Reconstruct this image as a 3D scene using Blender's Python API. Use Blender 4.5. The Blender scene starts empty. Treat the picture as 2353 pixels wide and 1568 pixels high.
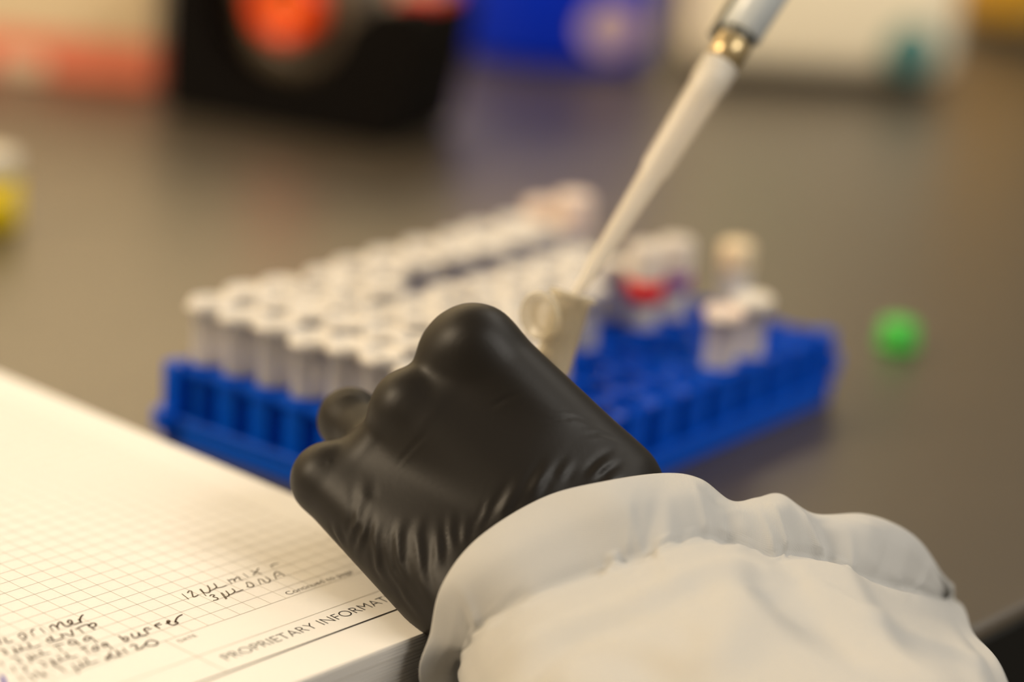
import bpy, bmesh, math, random
import numpy as np
from mathutils import Vector, Matrix

# ---------------------------------------------------------------- camera, world, lights
SC = bpy.context.scene
COL = SC.collection
MM = 0.001
R = math.radians

cam = bpy.data.cameras.new('camera')
cam.lens = 85.0; cam.sensor_width = 36.0; cam.sensor_fit = 'HORIZONTAL'
cam.clip_start = 0.02; cam.clip_end = 30
cam.dof.use_dof = True
cam.dof.focus_distance = 0.581
cam.dof.aperture_fstop = 3.7
cam.dof.aperture_blades = 0
cam_ob = bpy.data.objects.new('camera', cam); COL.objects.link(cam_ob)
PITCH, ROLL, CAM_H = R(17.37), R(4.03), 0.25656
_f = Vector((0, math.cos(PITCH), -math.sin(PITCH))); _u = Vector((0, math.sin(PITCH), math.cos(PITCH))); _r = Vector((1, 0, 0))
_ir = math.cos(ROLL)*_r + math.sin(ROLL)*_u
_iu = -math.sin(ROLL)*_r + math.cos(ROLL)*_u
cam_ob.matrix_world = Matrix(((_ir.x, _iu.x, -_f.x, 0), (_ir.y, _iu.y, -_f.y, 0), (_ir.z, _iu.z, -_f.z, CAM_H), (0, 0, 0, 1)))
SC.camera = cam_ob

SC.view_settings.view_transform = 'Standard'
SC.view_settings.look = 'None'
SC.view_settings.gamma = 1.0
SC.view_settings.use_curve_mapping = False
SC.view_settings.exposure = 0.25

world = bpy.data.worlds.new('room_light'); SC.world = world; world.use_nodes = True
bg = world.node_tree.nodes['Background']
bg.inputs['Color'].default_value = (1.0, 0.86, 0.68, 1); bg.inputs['Strength'].default_value = 0.17

def area(name, loc, target, size, power, col, size_y=None):
    l = bpy.data.lights.new(name, 'AREA'); l.energy = power; l.color = col
    l.shape = 'RECTANGLE'; l.size = size; l.size_y = size_y or size
    o = bpy.data.objects.new(name, l); COL.objects.link(o)
    o.location = loc
    o.rotation_euler = (Vector(target)-Vector(loc)).to_track_quat('-Z', 'Y').to_euler()
    return o
area('warm_shelf_lamp', (-2.20, 0.20, 1.50), (0.05, 0.95, 0.02), 1.1, 84.0, (1.0, 0.81, 0.57), 0.8)
area('front_fill_light', (1.55, -0.30, 1.60), (0.05, 0.8, 0), 1.2, 29.0, (1.0, 0.95, 0.87), 0.7)  # added fill that brightens the right of the cuff, no known fixture
area('ceiling_panel', (0.80, 1.35, 1.35), (0.05, 0.7, 0), 1.2, 8.0, (1.0, 0.93, 0.82), 0.6)
area('wall_fill_light', (-0.40, 1.95, 1.10), (-0.80, 2.30, 0.25), 2.4, 22.0, (1.0, 0.82, 0.56), 0.12)  # added light that brightens the wall mirrored in the worktop, no known fixture

# ---------------------------------------------------------------- helpers
MATS = {}
def mat(name, col, rough=0.5, metal=0.0, spec=0.5, noise=0.0, nscale=40.0, bump=0.0, bscale=200.0, clear=0.0, translucent=0.0, transparent=0.0, sss=0.0):
    if name in MATS: return MATS[name]
    m = bpy.data.materials.new(name); m.use_nodes = True
    nt = m.node_tree; b = nt.nodes['Principled BSDF']; out = nt.nodes['Material Output']
    b.inputs['Base Color'].default_value = (*col, 1)
    b.inputs['Roughness'].default_value = rough; b.inputs['Metallic'].default_value = metal
    b.inputs['Specular IOR Level'].default_value = spec
    b.inputs['Coat Weight'].default_value = clear
    tc = nt.nodes.new('ShaderNodeTexCoord')
    if noise > 0:
        n = nt.nodes.new('ShaderNodeTexNoise'); n.inputs['Scale'].default_value = nscale; n.inputs['Detail'].default_value = 4
        nt.links.new(tc.outputs['Object'], n.inputs['Vector'])
        mx = nt.nodes.new('ShaderNodeMix'); mx.data_type = 'RGBA'
        mx.inputs[6].default_value = tuple(max(0, c*(1-noise)) for c in col)+(1,)
        mx.inputs[7].default_value = tuple(min(1, c*(1+noise)) for c in col)+(1,)
        nt.links.new(n.outputs['Fac'], mx.inputs[0]); nt.links.new(mx.outputs[2], b.inputs['Base Color'])
    if bump > 0:
        n2 = nt.nodes.new('ShaderNodeTexNoise'); n2.inputs['Scale'].default_value = bscale; n2.inputs['Detail'].default_value = 3
        nt.links.new(tc.outputs['Object'], n2.inputs['Vector'])
        bp = nt.nodes.new('ShaderNodeBump'); bp.inputs['Strength'].default_value = bump; bp.inputs['Distance'].default_value = 0.0005
        nt.links.new(n2.outputs['Fac'], bp.inputs['Height']); nt.links.new(bp.outputs['Normal'], b.inputs['Normal'])
    last = b.outputs['BSDF']
    if translucent > 0:
        t = nt.nodes.new('ShaderNodeBsdfTranslucent'); t.inputs['Color'].default_value = (*col, 1)
        ms = nt.nodes.new('ShaderNodeMixShader'); ms.inputs[0].default_value = translucent
        nt.links.new(last, ms.inputs[1]); nt.links.new(t.outputs['BSDF'], ms.inputs[2]); last = ms.outputs['Shader']
    if transparent > 0:
        t = nt.nodes.new('ShaderNodeBsdfTransparent')
        ms = nt.nodes.new('ShaderNodeMixShader'); ms.inputs[0].default_value = transparent
        nt.links.new(last, ms.inputs[1]); nt.links.new(t.outputs['BSDF'], ms.inputs[2]); last = ms.outputs['Shader']
    nt.links.new(last, out.inputs['Surface'])
    MATS[name] = m
    return m

def mesh(name, verts, faces, smooth=False, scale=MM):
    me = bpy.data.meshes.new(name)
    v = (np.asarray(verts, float)*scale).tolist()
    me.from_pydata(v, [], [list(map(int, f)) for f in faces])
    if smooth:
        me.polygons.foreach_set('use_smooth', [True]*len(me.polygons))
    me.update()
    return me
def obj(name, me, material=None, parent=None, loc=None, rotz=None):
    o = bpy.data.objects.new(name, me); COL.objects.link(o)
    if material is not None and me is not None and not me.materials: me.materials.append(material)
    if parent is not None: o.parent = parent
    if loc is not None: o.location = [c*MM for c in loc]
    if rotz is not None: o.rotation_euler = (0, 0, rotz)
    return o
def tag(o, label=None, cat=None, group=None, kind=None):
    if label: o['label'] = label
    if cat: o['category'] = cat
    if group: o['group'] = group
    if kind: o['kind'] = kind
    return o
def thing(name, label, cat, loc, rotz=0.0, group=None):
    o = bpy.data.objects.new(name, None); COL.objects.link(o); o.empty_display_size = 0.01
    o.location = [c*MM for c in loc]; o.rotation_euler = (0, 0, rotz)
    return tag(o, label, cat, group)
def copy_tree(o, parent=None):
    c = o.copy(); COL.objects.link(c); c.parent = parent
    for ch in list(o.children): copy_tree(ch, c)
    return c
def lathe(prof, n=32, close=False, a0=0.0):
    """profile of (r, z) mm -> verts, faces around z"""
    V, F = [], []
    for r, z in prof:
        for k in range(n):
            a = a0+2*math.pi*k/n; V.append((r*math.cos(a), r*math.sin(a), z))
    m = len(prof)
    for i in range(m-1+(1 if close else 0)):
        for k in range(n):
            a, b = i*n+k, i*n+(k+1) % n; c, d = ((i+1) % m)*n+(k+1) % n, ((i+1) % m)*n+k
            F.append((a, b, c, d))
    if not close:
        if prof[0][0] > 1e-6: F.append(tuple(reversed(range(n))))
        if prof[-1][0] > 1e-6: F.append(tuple(range((m-1)*n, m*n)))
    return V, F
def box_bm(x0, x1, y0, y1, z0, z1, bevel=0.0, seg=2):
    bm = bmesh.new()
    bmesh.ops.create_cube(bm, size=1.0)
    for v in bm.verts:
        v.co = Vector(((x0+x1)/2+v.co.x*(x1-x0), (y0+y1)/2+v.co.y*(y1-y0), (z0+z1)/2+v.co.z*(z1-z0)))
    if bevel > 0: bmesh.ops.bevel(bm, geom=bm.edges[:], offset=bevel, segments=seg, profile=0.5, affect='EDGES')
    return bm
def bm_mesh(name, bm, smooth=False):
    for v in bm.verts: v.co *= MM
    me = bpy.data.meshes.new(name); bm.to_mesh(me); bm.free()
    if smooth: me.polygons.foreach_set('use_smooth', [True]*len(me.polygons))
    return me
def box(name, dims, material, parent=None, bevel=0.0, seg=2, loc=None, rotz=None, smooth=False):
    return obj(name, bm_mesh(name, box_bm(*dims, bevel, seg), smooth), material, parent, loc, rotz)
def extrude(poly, y0, y1):
    """polygon in x,z extruded along y"""
    n = len(poly)
    V = [(x, y0, z) for x, z in poly]+[(x, y1, z) for x, z in poly]
    F = [tuple(range(n)), tuple(reversed(range(n, 2*n)))]
    F += [((i+1) % n, i, n+i, n+(i+1) % n) for i in range(n)]
    return V, F
def align_z(direction):
    return Vector(direction).to_track_quat('Z', 'Y').to_euler()

# ---------------------------------------------------------------- the setting
YAW = R(49.37)                      # the bench edge, the notebook and the room share this direction
EDGE = (130.8, 594.3)               # a point of the bench's front edge
m_top = mat('epoxy_top', (0.050, 0.037, 0.022), rough=0.36, spec=0.95, noise=0.05, nscale=25, bump=0.05, bscale=900)
bench = thing('lab_bench', 'grey-brown laboratory bench with a satin worktop carrying everything', 'bench', (EDGE[0], EDGE[1], 0), YAW)
def worktop():
    prof = []
    for k in range(7):
        a = math.pi/2*k/6; prof.append((3-3*math.sin(a), -3+3*math.cos(a)))
    poly = [(1600, 0)]+prof+[(0, -28), (2, -30), (1600, -30)]
    n = len(poly)
    V = [(-1800, y, z) for y, z in poly]+[(1800, y, z) for y, z in poly]
    F = [tuple(reversed(range(n))), tuple(range(n, 2*n))]+[(i, (i+1) % n, n+(i+1) % n, n+i) for i in range(n)]
    return V, F
obj('worktop', mesh('worktop', *worktop()), m_top, bench)
box('edge_dark_strip', (-1800, 1800, -1.5, 0.2, -29.5, -3.2), mat('edge_black', (0.008, 0.0075, 0.006), rough=.5, spec=.2), bench, .4, 1)  # black strip added so the lit front face stays dark
m_cab = mat('cabinet_dark', (0.012, 0.011, 0.010), rough=0.6)
box('cabinet_front', (-1800, 1800, 40, 60, -880, -30), m_cab, bench)
tag(box('floor', (-4000, 4000, -2500, 3000, -920, -900), mat('floor_vinyl', (0.10, 0.09, 0.08), rough=0.5, noise=0.2, nscale=3), None, loc=(EDGE[0], EDGE[1], 0), rotz=YAW), kind='structure')
m_wall = mat('wall_paint', (0.88, 0.76, 0.55), rough=0.8, noise=0.03, nscale=3)
tag(box('wall_back', (-4000, 4000, 1620, 1680, -900, 1900), m_wall, None, loc=(EDGE[0], EDGE[1], 0), rotz=YAW), kind='structure')

# ---------------------------------------------------------------- notebook
m_paper = mat('paper', (0.80, 0.765, 0.70), rough=0.75, spec=0.2, noise=0.015, nscale=60, translucent=0.08)
m_edge = mat('paper_edge_shaded', (0.55, 0.53, 0.50), rough=0.8, spec=0.1)  # shade on the page edges put into a greyer paper colour
m_line = mat('print_grey', (0.46, 0.42, 0.35), rough=0.8, spec=0.1)
m_print = mat('print_black', (0.035, 0.03, 0.025), rough=0.7, spec=0.2)
m_ink = mat('ink_brown_black', (0.045, 0.022, 0.01), rough=0.6, spec=0.2)
m_ink2 = mat('ink_grey', (0.10, 0.08, 0.055), rough=0.6, spec=0.2)
m_inkb = mat('ink_blue', (0.07, 0.05, 0.35), rough=0.6, spec=0.2)
PT = 18.0
nb = thing('lab_notebook', 'open graph-ruled lab notebook with handwritten recipe beneath the black glove', 'notebook', (6.4, 552.3, 0), YAW)
rng = random.Random(4)
box('cover', (-222, 7, -5, 285, 0.0, 1.6), mat('cover_black', (0.03, 0.03, 0.035), rough=0.5), nb, 0.5, 1)
NP = 19; t0, t1 = 1.7, PT-0.02
for k in range(NP):
    z0 = t0+(t1-t0)*k/NP; z1 = t0+(t1-t0)*(k+1)/NP-(0.10 if k < NP-1 else 0)
    o = 0 if k == NP-1 else rng.uniform(-0.35, 0.25)
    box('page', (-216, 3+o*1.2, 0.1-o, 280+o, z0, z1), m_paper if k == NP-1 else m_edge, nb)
box('facing_page', (-430, -217.5, 0.2, 280, 1.7, 11.0), m_paper, nb, 0.6, 1)
def ribbon_grid():
    V, F = [], []
    def seg(x0, y0, x1, y1, w):
        dx, dy = x1-x0, y1-y0; L = math.hypot(dx, dy); nx, ny = -dy/L*w/2, dx/L*w/2
        b = len(V); V.extend([(x0-nx, y0-ny, PT+0.03), (x1-nx, y1-ny, PT+0.03), (x1+nx, y1+ny, PT+0.03), (x0+nx, y0+ny, PT+0.03)]); F.append((b, b+1, b+2, b+3))
    GX0, GY0 = -70.65, 35.5
    xs = [GX0+5*i for i in range(-26, 13)]; ys = [GY0+5*j for j in range(0, 47)]
    xr = xs[-1]
    for y in ys: seg(xs[0], y, xr, y, 0.15 if y > GY0 else 0.2)
    for x in xs: seg(x, GY0 if x < -48 else GY0, x, ys[-1], 0.12)
    seg(xs[0], 24.35, xr, 24.35, 0.2)
    seg(-84.0, GY0, -84.0, 13.7, 0.2)
    seg(xr, GY0, xr, 13.7, 0.2)
    return V, F
obj('grid_lines', mesh('grid_lines', *ribbon_grid()), m_line, nb)
V = [(-200, 13.35, PT+.03), (-9, 13.35, PT+.03), (-9, 13.95, PT+.03), (-200, 13.95, PT+.03)]
obj('rule', mesh('rule', V, [(0, 1, 2, 3)]), m_print, nb)
def text(name, s, x, y, size, m, sx=1.0, off=0.0):
    cu = bpy.data.curves.new(name, 'FONT'); cu.body = s; cu.size = 1.0; cu.offset = off
    tmp = bpy.data.objects.new('tmp', cu); COL.objects.link(tmp)
    dg = bpy.context.evaluated_depsgraph_get()
    me = bpy.data.meshes.new_from_object(tmp.evaluated_get(dg))
    bpy.data.objects.remove(tmp)
    for v in me.vertices: v.co = Vector(((x+v.co.x*size*sx)*MM, (y+v.co.y*size)*MM, (PT+.03)*MM))
    me.name = name
    return obj(name, me, m, nb), me
def text_width(me): return (max(v.co.x for v in me.vertices)-min(v.co.x for v in me.vertices))/MM
o, me = text('heading_print', 'PROPRIETARY INFORMATION', -80.2, 18.3, 4.75, m_print, 1.0, -0.012)
w = text_width(me); k = 61.2/w
for v in me.vertices: v.co.x = (-80.2+(v.co.x/MM+80.2)*k)*MM
o, me = text('footer_print', 'Continued to page', -44.0, 36.55, 2.7, m_line if False else mat('print_dark_grey', (0.10, 0.085, 0.065), rough=.7), 1.0)
w = text_width(me); k = 22.2/w
for v in me.vertices: v.co.x = (-44.0+(v.co.x/MM+44.0)*k)*MM
o, me = text('date_print', 'DATE', -82.0, 32.6, 2.1, MATS['print_dark_grey'], 1.0)
w = text_width(me); k = 5.3/w
for v in me.vertices: v.co.x = (-82.0+(v.co.x/MM+82.0)*k)*MM
INK_DARK=[[(-112.4,60.5),(-113.6,58.1),(-113.3,57.8)],
[(-111.2,60.0),(-112.1,57.7),(-111.7,57.4),(-110.6,57.5)],
[(-107.9,59.1),(-108.5,56.0)],
[(-107.7,59.2),(-106.6,59.6),(-106.4,58.8),(-107.0,57.3),(-107.8,56.7),(-108.1,57.1)],
[(-104.5,58.8),(-105.2,56.7)],
[(-104.4,58.9),(-103.4,59.6),(-103.0,59.4)],
[(-101.6,59.2),(-102.3,56.5)],
[(-99.4,58.5),(-100.1,56.2)],
[(-99.3,58.4),(-98.3,58.9),(-98.1,58.5),(-98.2,57.3),(-98.6,56.0)],
[(-98.2,57.2),(-96.5,58.8),(-95.8,58.8),(-96.2,57.6),(-96.4,56.4),(-95.9,56.0),(-94.7,56.3),(-94.0,56.9),(-93.4,58.2),(-93.8,58.5),(-94.6,57.8),(-94.6,57.1),(-94.5,56.3),(-93.7,55.8),(-92.6,56.0)],
[(-91.7,57.5),(-92.2,55.8),(-92.6,56.0)],
[(-92.1,56.4),(-91.0,57.7),(-90.0,58.5),(-89.3,58.8)],
[(-115.5,55.8),(-115.0,55.2),(-115.4,54.0),(-115.3,53.4),(-115.9,52.8),(-116.2,53.4)],
[(-112.8,54.6),(-114.2,51.4)],
[(-112.7,54.3),(-113.9,51.5)],
[(-113.0,53.5),(-112.8,52.5),(-112.2,52.2),(-111.5,53.3),(-111.1,54.3)],
[(-112.2,52.4),(-111.2,52.4),(-110.0,52.2),(-109.2,52.9),(-108.6,54.7)],
[(-109.5,52.5),(-109.3,51.9),(-108.3,51.7),(-107.0,51.9)],
[(-103.1,52.3),(-103.1,53.2),(-103.9,53.4),(-104.5,52.7),(-104.5,51.7),(-103.5,51.8)],
[(-102.4,54.4),(-103.4,51.7),(-102.7,51.5),(-101.6,51.5),(-100.8,51.7)],
[(-100.0,53.7),(-100.6,51.5)],
[(-100.0,53.7),(-99.8,53.0),(-99.0,52.9),(-98.9,51.9),(-98.3,51.2),(-97.5,52.5),(-96.7,54.0)],
[(-95.5,53.6),(-93.5,54.0),(-91.8,53.9),(-92.2,53.0),(-92.4,50.5)],
[(-94.8,53.7),(-95.5,50.9)],
[(-92.2,53.0),(-91.0,53.7),(-90.2,53.5),(-90.4,52.6),(-91.3,51.9),(-92.2,52.0)],
[(-119.4,50.5),(-120.0,48.3)],
[(-116.1,50.8),(-115.6,49.8),(-115.6,47.9),(-116.3,47.5),(-116.6,48.1)],
[(-112.8,49.4),(-114.2,45.9)],
[(-112.7,49.2),(-114.0,46.0)],
[(-113.0,48.2),(-113.0,47.2),(-112.2,47.3),(-111.8,48.9)],
[(-112.1,47.5),(-110.8,47.6),(-109.9,47.6),(-109.5,48.2),(-109.2,49.7)],
[(-109.8,47.7),(-109.2,47.4),(-108.1,47.1)],
[(-105.2,49.4),(-103.9,49.3),(-102.8,48.9)],
[(-104.5,49.0),(-105.3,46.4)],
[(-99.7,48.2),(-99.9,49.2),(-100.8,49.3),(-101.7,48.4),(-101.6,47.4),(-100.3,47.6)],
[(-99.8,48.3),(-100.2,46.7),(-99.9,46.4)],
[(-95.9,47.6),(-96.2,48.6),(-97.1,48.4),(-98.0,47.4),(-97.6,46.9),(-96.0,47.5)],
[(-95.7,47.9),(-96.7,44.4)],
[(-117.2,45.5),(-117.1,44.1),(-118.2,43.2),(-118.0,42.5)],
[(-118.7,47.2),(-120.0,44.1)],
[(-112.8,45.4),(-112.5,44.0),(-112.6,42.7),(-113.2,42.2),(-113.6,42.9)],
[(-110.2,44.2),(-111.3,41.4),(-111.3,39.4),(-111.5,37.2)],
[(-110.0,44.0),(-111.0,41.5)],
[(-110.2,43.0),(-109.5,42.2),(-108.5,42.6),(-107.8,44.7)],
[(-108.7,42.5),(-107.6,42.4),(-106.5,42.6),(-106.0,43.3),(-105.6,44.8)],
[(-106.5,42.8),(-106.1,42.1),(-104.3,42.0)],
[(-101.6,44.2),(-100.5,44.5),(-99.6,44.3)],
[(-100.8,44.2),(-101.6,41.2)],
[(-97.9,42.4),(-97.8,43.4),(-98.7,43.3),(-99.7,42.2),(-99.4,41.5),(-98.2,42.2)],
[(-97.5,43.4),(-98.7,41.3)],
[(-95.3,42.4),(-95.2,43.4),(-96.2,43.1),(-96.8,42.2),(-96.4,41.8),(-95.2,42.5)],
[(-95.0,43.0),(-96.3,39.4)],
[(-120.6,42.2),(-121.5,39.3)],
[(-118.5,41.3),(-118.8,39.7),(-118.8,38.5),(-119.5,38.2)],
[(-116.5,41.6),(-117.2,39.5),(-116.3,38.6),(-115.8,39.8)],
[(-116.1,39.6),(-115.9,38.3),(-116.6,38.0)],
[(-114.1,38.6),(-114.1,38.1)],
[(-108.1,39.1),(-109.7,34.7)],
[(-108.0,39.0),(-109.4,35.1)],
[(-108.6,37.4),(-107.8,36.7),(-106.9,37.1),(-106.1,39.1)],
[(-107.1,37.0),(-105.9,37.1),(-105.0,37.3),(-104.5,38.2),(-103.9,40.0)],
[(-104.9,37.5),(-104.5,36.9),(-102.4,36.9)],
[(-98.4,37.3),(-99.1,37.5),(-100.3,36.7),(-100.3,36.1),(-98.7,37.1)],
[(-97.6,39.0),(-98.6,37.0),(-98.3,36.3),(-97.2,36.1)],
[(-95.9,38.6),(-96.9,36.0),(-96.8,35.5)],
[(-96.4,37.3),(-94.8,37.1)],
[(-93.9,38.6),(-94.8,35.8)],
[(-90.3,44.4),(-91.1,41.3),(-90.4,41.2),(-89.5,42.1),(-89.6,42.9),(-90.7,42.5)],
[(-87.4,43.5),(-88.2,42.0),(-88.2,41.1),(-86.9,41.3),(-86.2,42.0),(-85.8,43.0),(-86.5,41.4),(-86.0,40.8),(-84.8,40.9)],
[(-82.1,43.5),(-82.9,43.7),(-83.8,43.1),(-84.3,40.9)],
[(-83.4,42.6),(-82.0,42.7)],
[(-78.5,43.9),(-79.5,43.8),(-80.3,43.4),(-80.5,41.5)],
[(-80.0,43.1),(-78.7,43.0)],
[(-77.6,42.6),(-76.7,42.6),(-76.0,43.3),(-76.2,43.7),(-76.9,43.0),(-77.2,41.9),(-76.9,41.0),(-76.0,40.9),(-75.2,41.2),(-75.0,42.5)],
[(-75.6,41.7),(-74.3,42.9),(-72.9,43.8),(-71.3,44.2)],
[(-92.1,38.2),(-90.9,38.5),(-90.6,37.9),(-91.4,36.8),(-91.9,35.9),(-91.0,35.8),(-89.5,36.5),(-88.4,37.1),(-87.4,37.8),(-86.3,37.7),(-85.7,36.6),(-86.1,35.6),(-87.2,35.0),(-88.3,35.5),(-88.7,36.5),(-88.2,37.4)]]
INK_GREY=[[(-63.4,53.4),(-64.2,50.1)],
[(-62.0,53.0),(-60.9,53.7),(-60.6,53.2),(-61.4,52.0),(-62.5,50.3),(-61.8,50.2),(-60.8,50.5)],
[(-58.3,52.8),(-59.7,48.9)],
[(-58.0,52.8),(-58.8,50.8),(-58.4,50.0),(-57.4,50.1),(-56.2,51.6),(-55.3,53.4)],
[(-57.0,50.5),(-55.9,50.6),(-54.6,51.0),(-54.0,51.6),(-53.3,53.3)],
[(-54.5,51.1),(-54.2,50.7),(-53.1,50.4),(-51.6,50.5)],
[(-49.1,53.0),(-50.0,50.4)],
[(-49.2,52.3),(-47.9,52.5),(-48.1,51.7),(-48.5,50.8)],
[(-48.1,51.7),(-46.3,52.6),(-46.1,52.2),(-46.7,51.0),(-46.5,50.3)],
[(-43.7,53.3),(-44.2,50.9)],
[(-41.1,53.3),(-40.6,52.0),(-40.2,50.4)],
[(-38.4,53.4),(-40.6,52.0),(-42.3,51.1)],
[(-34.9,52.8),(-35.2,51.6)],
[(-34.9,52.6),(-33.5,52.9),(-32.5,52.6)],
[(-59.1,48.2),(-58.2,48.6),(-57.9,47.9),(-58.8,47.3),(-58.4,46.4),(-58.8,45.6),(-59.5,45.5),(-60.1,45.7)],
[(-55.8,47.9),(-57.3,44.4)],
[(-55.5,47.8),(-56.9,44.5)],
[(-56.7,45.3),(-55.6,45.4),(-54.8,46.1),(-54.0,48.1)],
[(-55.2,45.8),(-54.1,45.8),(-52.9,46.2),(-52.3,46.9),(-52.0,48.1)],
[(-52.9,46.2),(-52.2,45.9),(-50.3,46.0)],
[(-46.8,48.7),(-48.1,46.6)],
[(-46.7,48.8),(-46.1,48.1),(-46.4,46.5),(-47.0,45.9),(-48.0,46.0),(-48.3,46.8)],
[(-43.2,48.4),(-44.8,45.6)],
[(-43.0,48.3),(-42.5,47.6),(-43.0,46.0),(-42.6,45.3),(-41.8,45.6),(-41.1,46.4),(-40.8,48.2)],
[(-38.1,48.0),(-39.7,45.5)],
[(-38.4,47.7),(-37.2,48.7),(-36.4,48.8),(-36.4,47.6),(-36.6,45.8)],
[(-38.5,46.8),(-37.0,47.0)]]
INK_BLUE=[[(-123.5,44.5),(-124.5,42.3),(-125.7,40.5),(-127.5,38.8)]]

def catmull(pts, n=5):
    P = [np.array(p, float) for p in pts]
    if len(P) < 3: return P
    P = [2*P[0]-P[1]]+P+[2*P[-1]-P[-2]]
    out = []
    for i in range(1, len(P)-2):
        a, b, c, d = P[i-1:i+3]
        for k in range(n):
            t = k/n
            out.append(.5*((2*b)+(-a+c)*t+(2*a-5*b+4*c-d)*t*t+(-a+3*b-3*c+d)*t**3))
    out.append(P[-2])
    return out
def ink(strokes, w):
    V, F = [], []
    for s in strokes:
        P = catmull(s); n = len(P); b = len(V)
        for i, p in enumerate(P):
            d = P[min(i+1, n-1)]-P[max(i-1, 0)]; L = np.linalg.norm(d)+1e-9; nrm = np.array([-d[1], d[0]])/L
            ww = w*(0.62 if i in (0, n-1) else 1.0)/2
            e = d/L*w*.3*(-1 if i == 0 else 1 if i == n-1 else 0)
            a, c = p-nrm*ww+e, p+nrm*ww+e
            V += [(a[0], a[1], PT+.045), (c[0], c[1], PT+.045)]
        F += [(b+2*i, b+2*i+2, b+2*i+3, b+2*i+1) for i in range(n-1)]
    return V, F
tag(obj('handwriting', mesh('handwriting', *ink(INK_DARK, .48)), m_ink, nb), 'handwritten reagent list in dark brown ink')
tag(obj('handwriting', mesh('handwriting', *ink(INK_GREY, .40)), m_ink2, nb), 'handwritten note in grey ink')
tag(obj('pen_mark', mesh('pen_mark', *ink(INK_BLUE, 1.0)), m_inkb, nb), 'blue pen mark at the page edge')

# ---------------------------------------------------------------- person: gloved left hand and lab coat sleeve
def sd_cone(P,a,b,r1,r2):
    a=np.asarray(a,np.float32);b=np.asarray(b,np.float32)
    ba=b-a;L2=float(ba@ba)+1e-9
    pa=P-a
    t=np.clip((pa@ba)/L2,0,1)
    d=np.sqrt(((pa-t[...,None]*ba)**2).sum(-1))
    return d-(r1+(r2-r1)*t)
def smin(a,b,k):
    h=np.maximum(k-np.abs(a-b),0)/k
    return np.minimum(a,b)-h*h*k*.25
def surface_nets(D,org,h):
    # D: field on grid, negative inside
    nx,ny,nz=D.shape
    ins=D<0
    c=[ins[i:nx-1+i,j:ny-1+j,k:nz-1+k] for i in(0,1) for j in(0,1) for k in(0,1)]
    n=sum(x.astype(np.int8) for x in c)
    act=(n>0)&(n<8)
    idx=np.full(act.shape,-1,np.int64);cells=np.argwhere(act);idx[act]=np.arange(len(cells))
    acc=np.zeros((len(cells),3));cnt=np.zeros(len(cells))
    cor=[(i,j,k) for i in(0,1) for j in(0,1) for k in(0,1)]
    V=[D[cells[:,0]+i,cells[:,1]+j,cells[:,2]+k] for i,j,k in cor]
    for A in range(8):
        for B in range(A+1,8):
            if sum(abs(p-q) for p,q in zip(cor[A],cor[B]))!=1: continue
            va,vb=V[A],V[B];m=(va<0)!=(vb<0)
            t=va/(np.where(m,va-vb,1))
            p=np.array(cor[A])+t[:,None]*(np.array(cor[B])-np.array(cor[A]))
            acc[m]+=p[m];cnt[m]+=1
    verts=org+(cells+acc/cnt[:,None])*h
    F=[]
    for ax in range(3):
        s0=[slice(None)]*3;s1=[slice(None)]*3
        s0[ax]=slice(0,-1);s1[ax]=slice(1,None)
        e=ins[tuple(s0)]!=ins[tuple(s1)]
        E=np.argwhere(e)
        o=[a for a in range(3) if a!=ax]
        ok=(E[:,o[0]]>0)&(E[:,o[1]]>0)&(E[:,o[0]]<D.shape[o[0]]-1)&(E[:,o[1]]<D.shape[o[1]]-1);E=E[ok]
        q=[]
        for du,dv in((0,0),(1,0),(1,1),(0,1)):
            C=E.copy();C[:,o[0]]-=du;C[:,o[1]]-=dv;q.append(idx[C[:,0],C[:,1],C[:,2]])
        q=np.stack(q,1)
        a_in=ins[E[:,0],E[:,1],E[:,2]]
        flip=~a_in if ax!=1 else a_in
        q[flip]=q[flip][:,::-1]
        F.append(q)
    return verts,np.concatenate(F)
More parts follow.
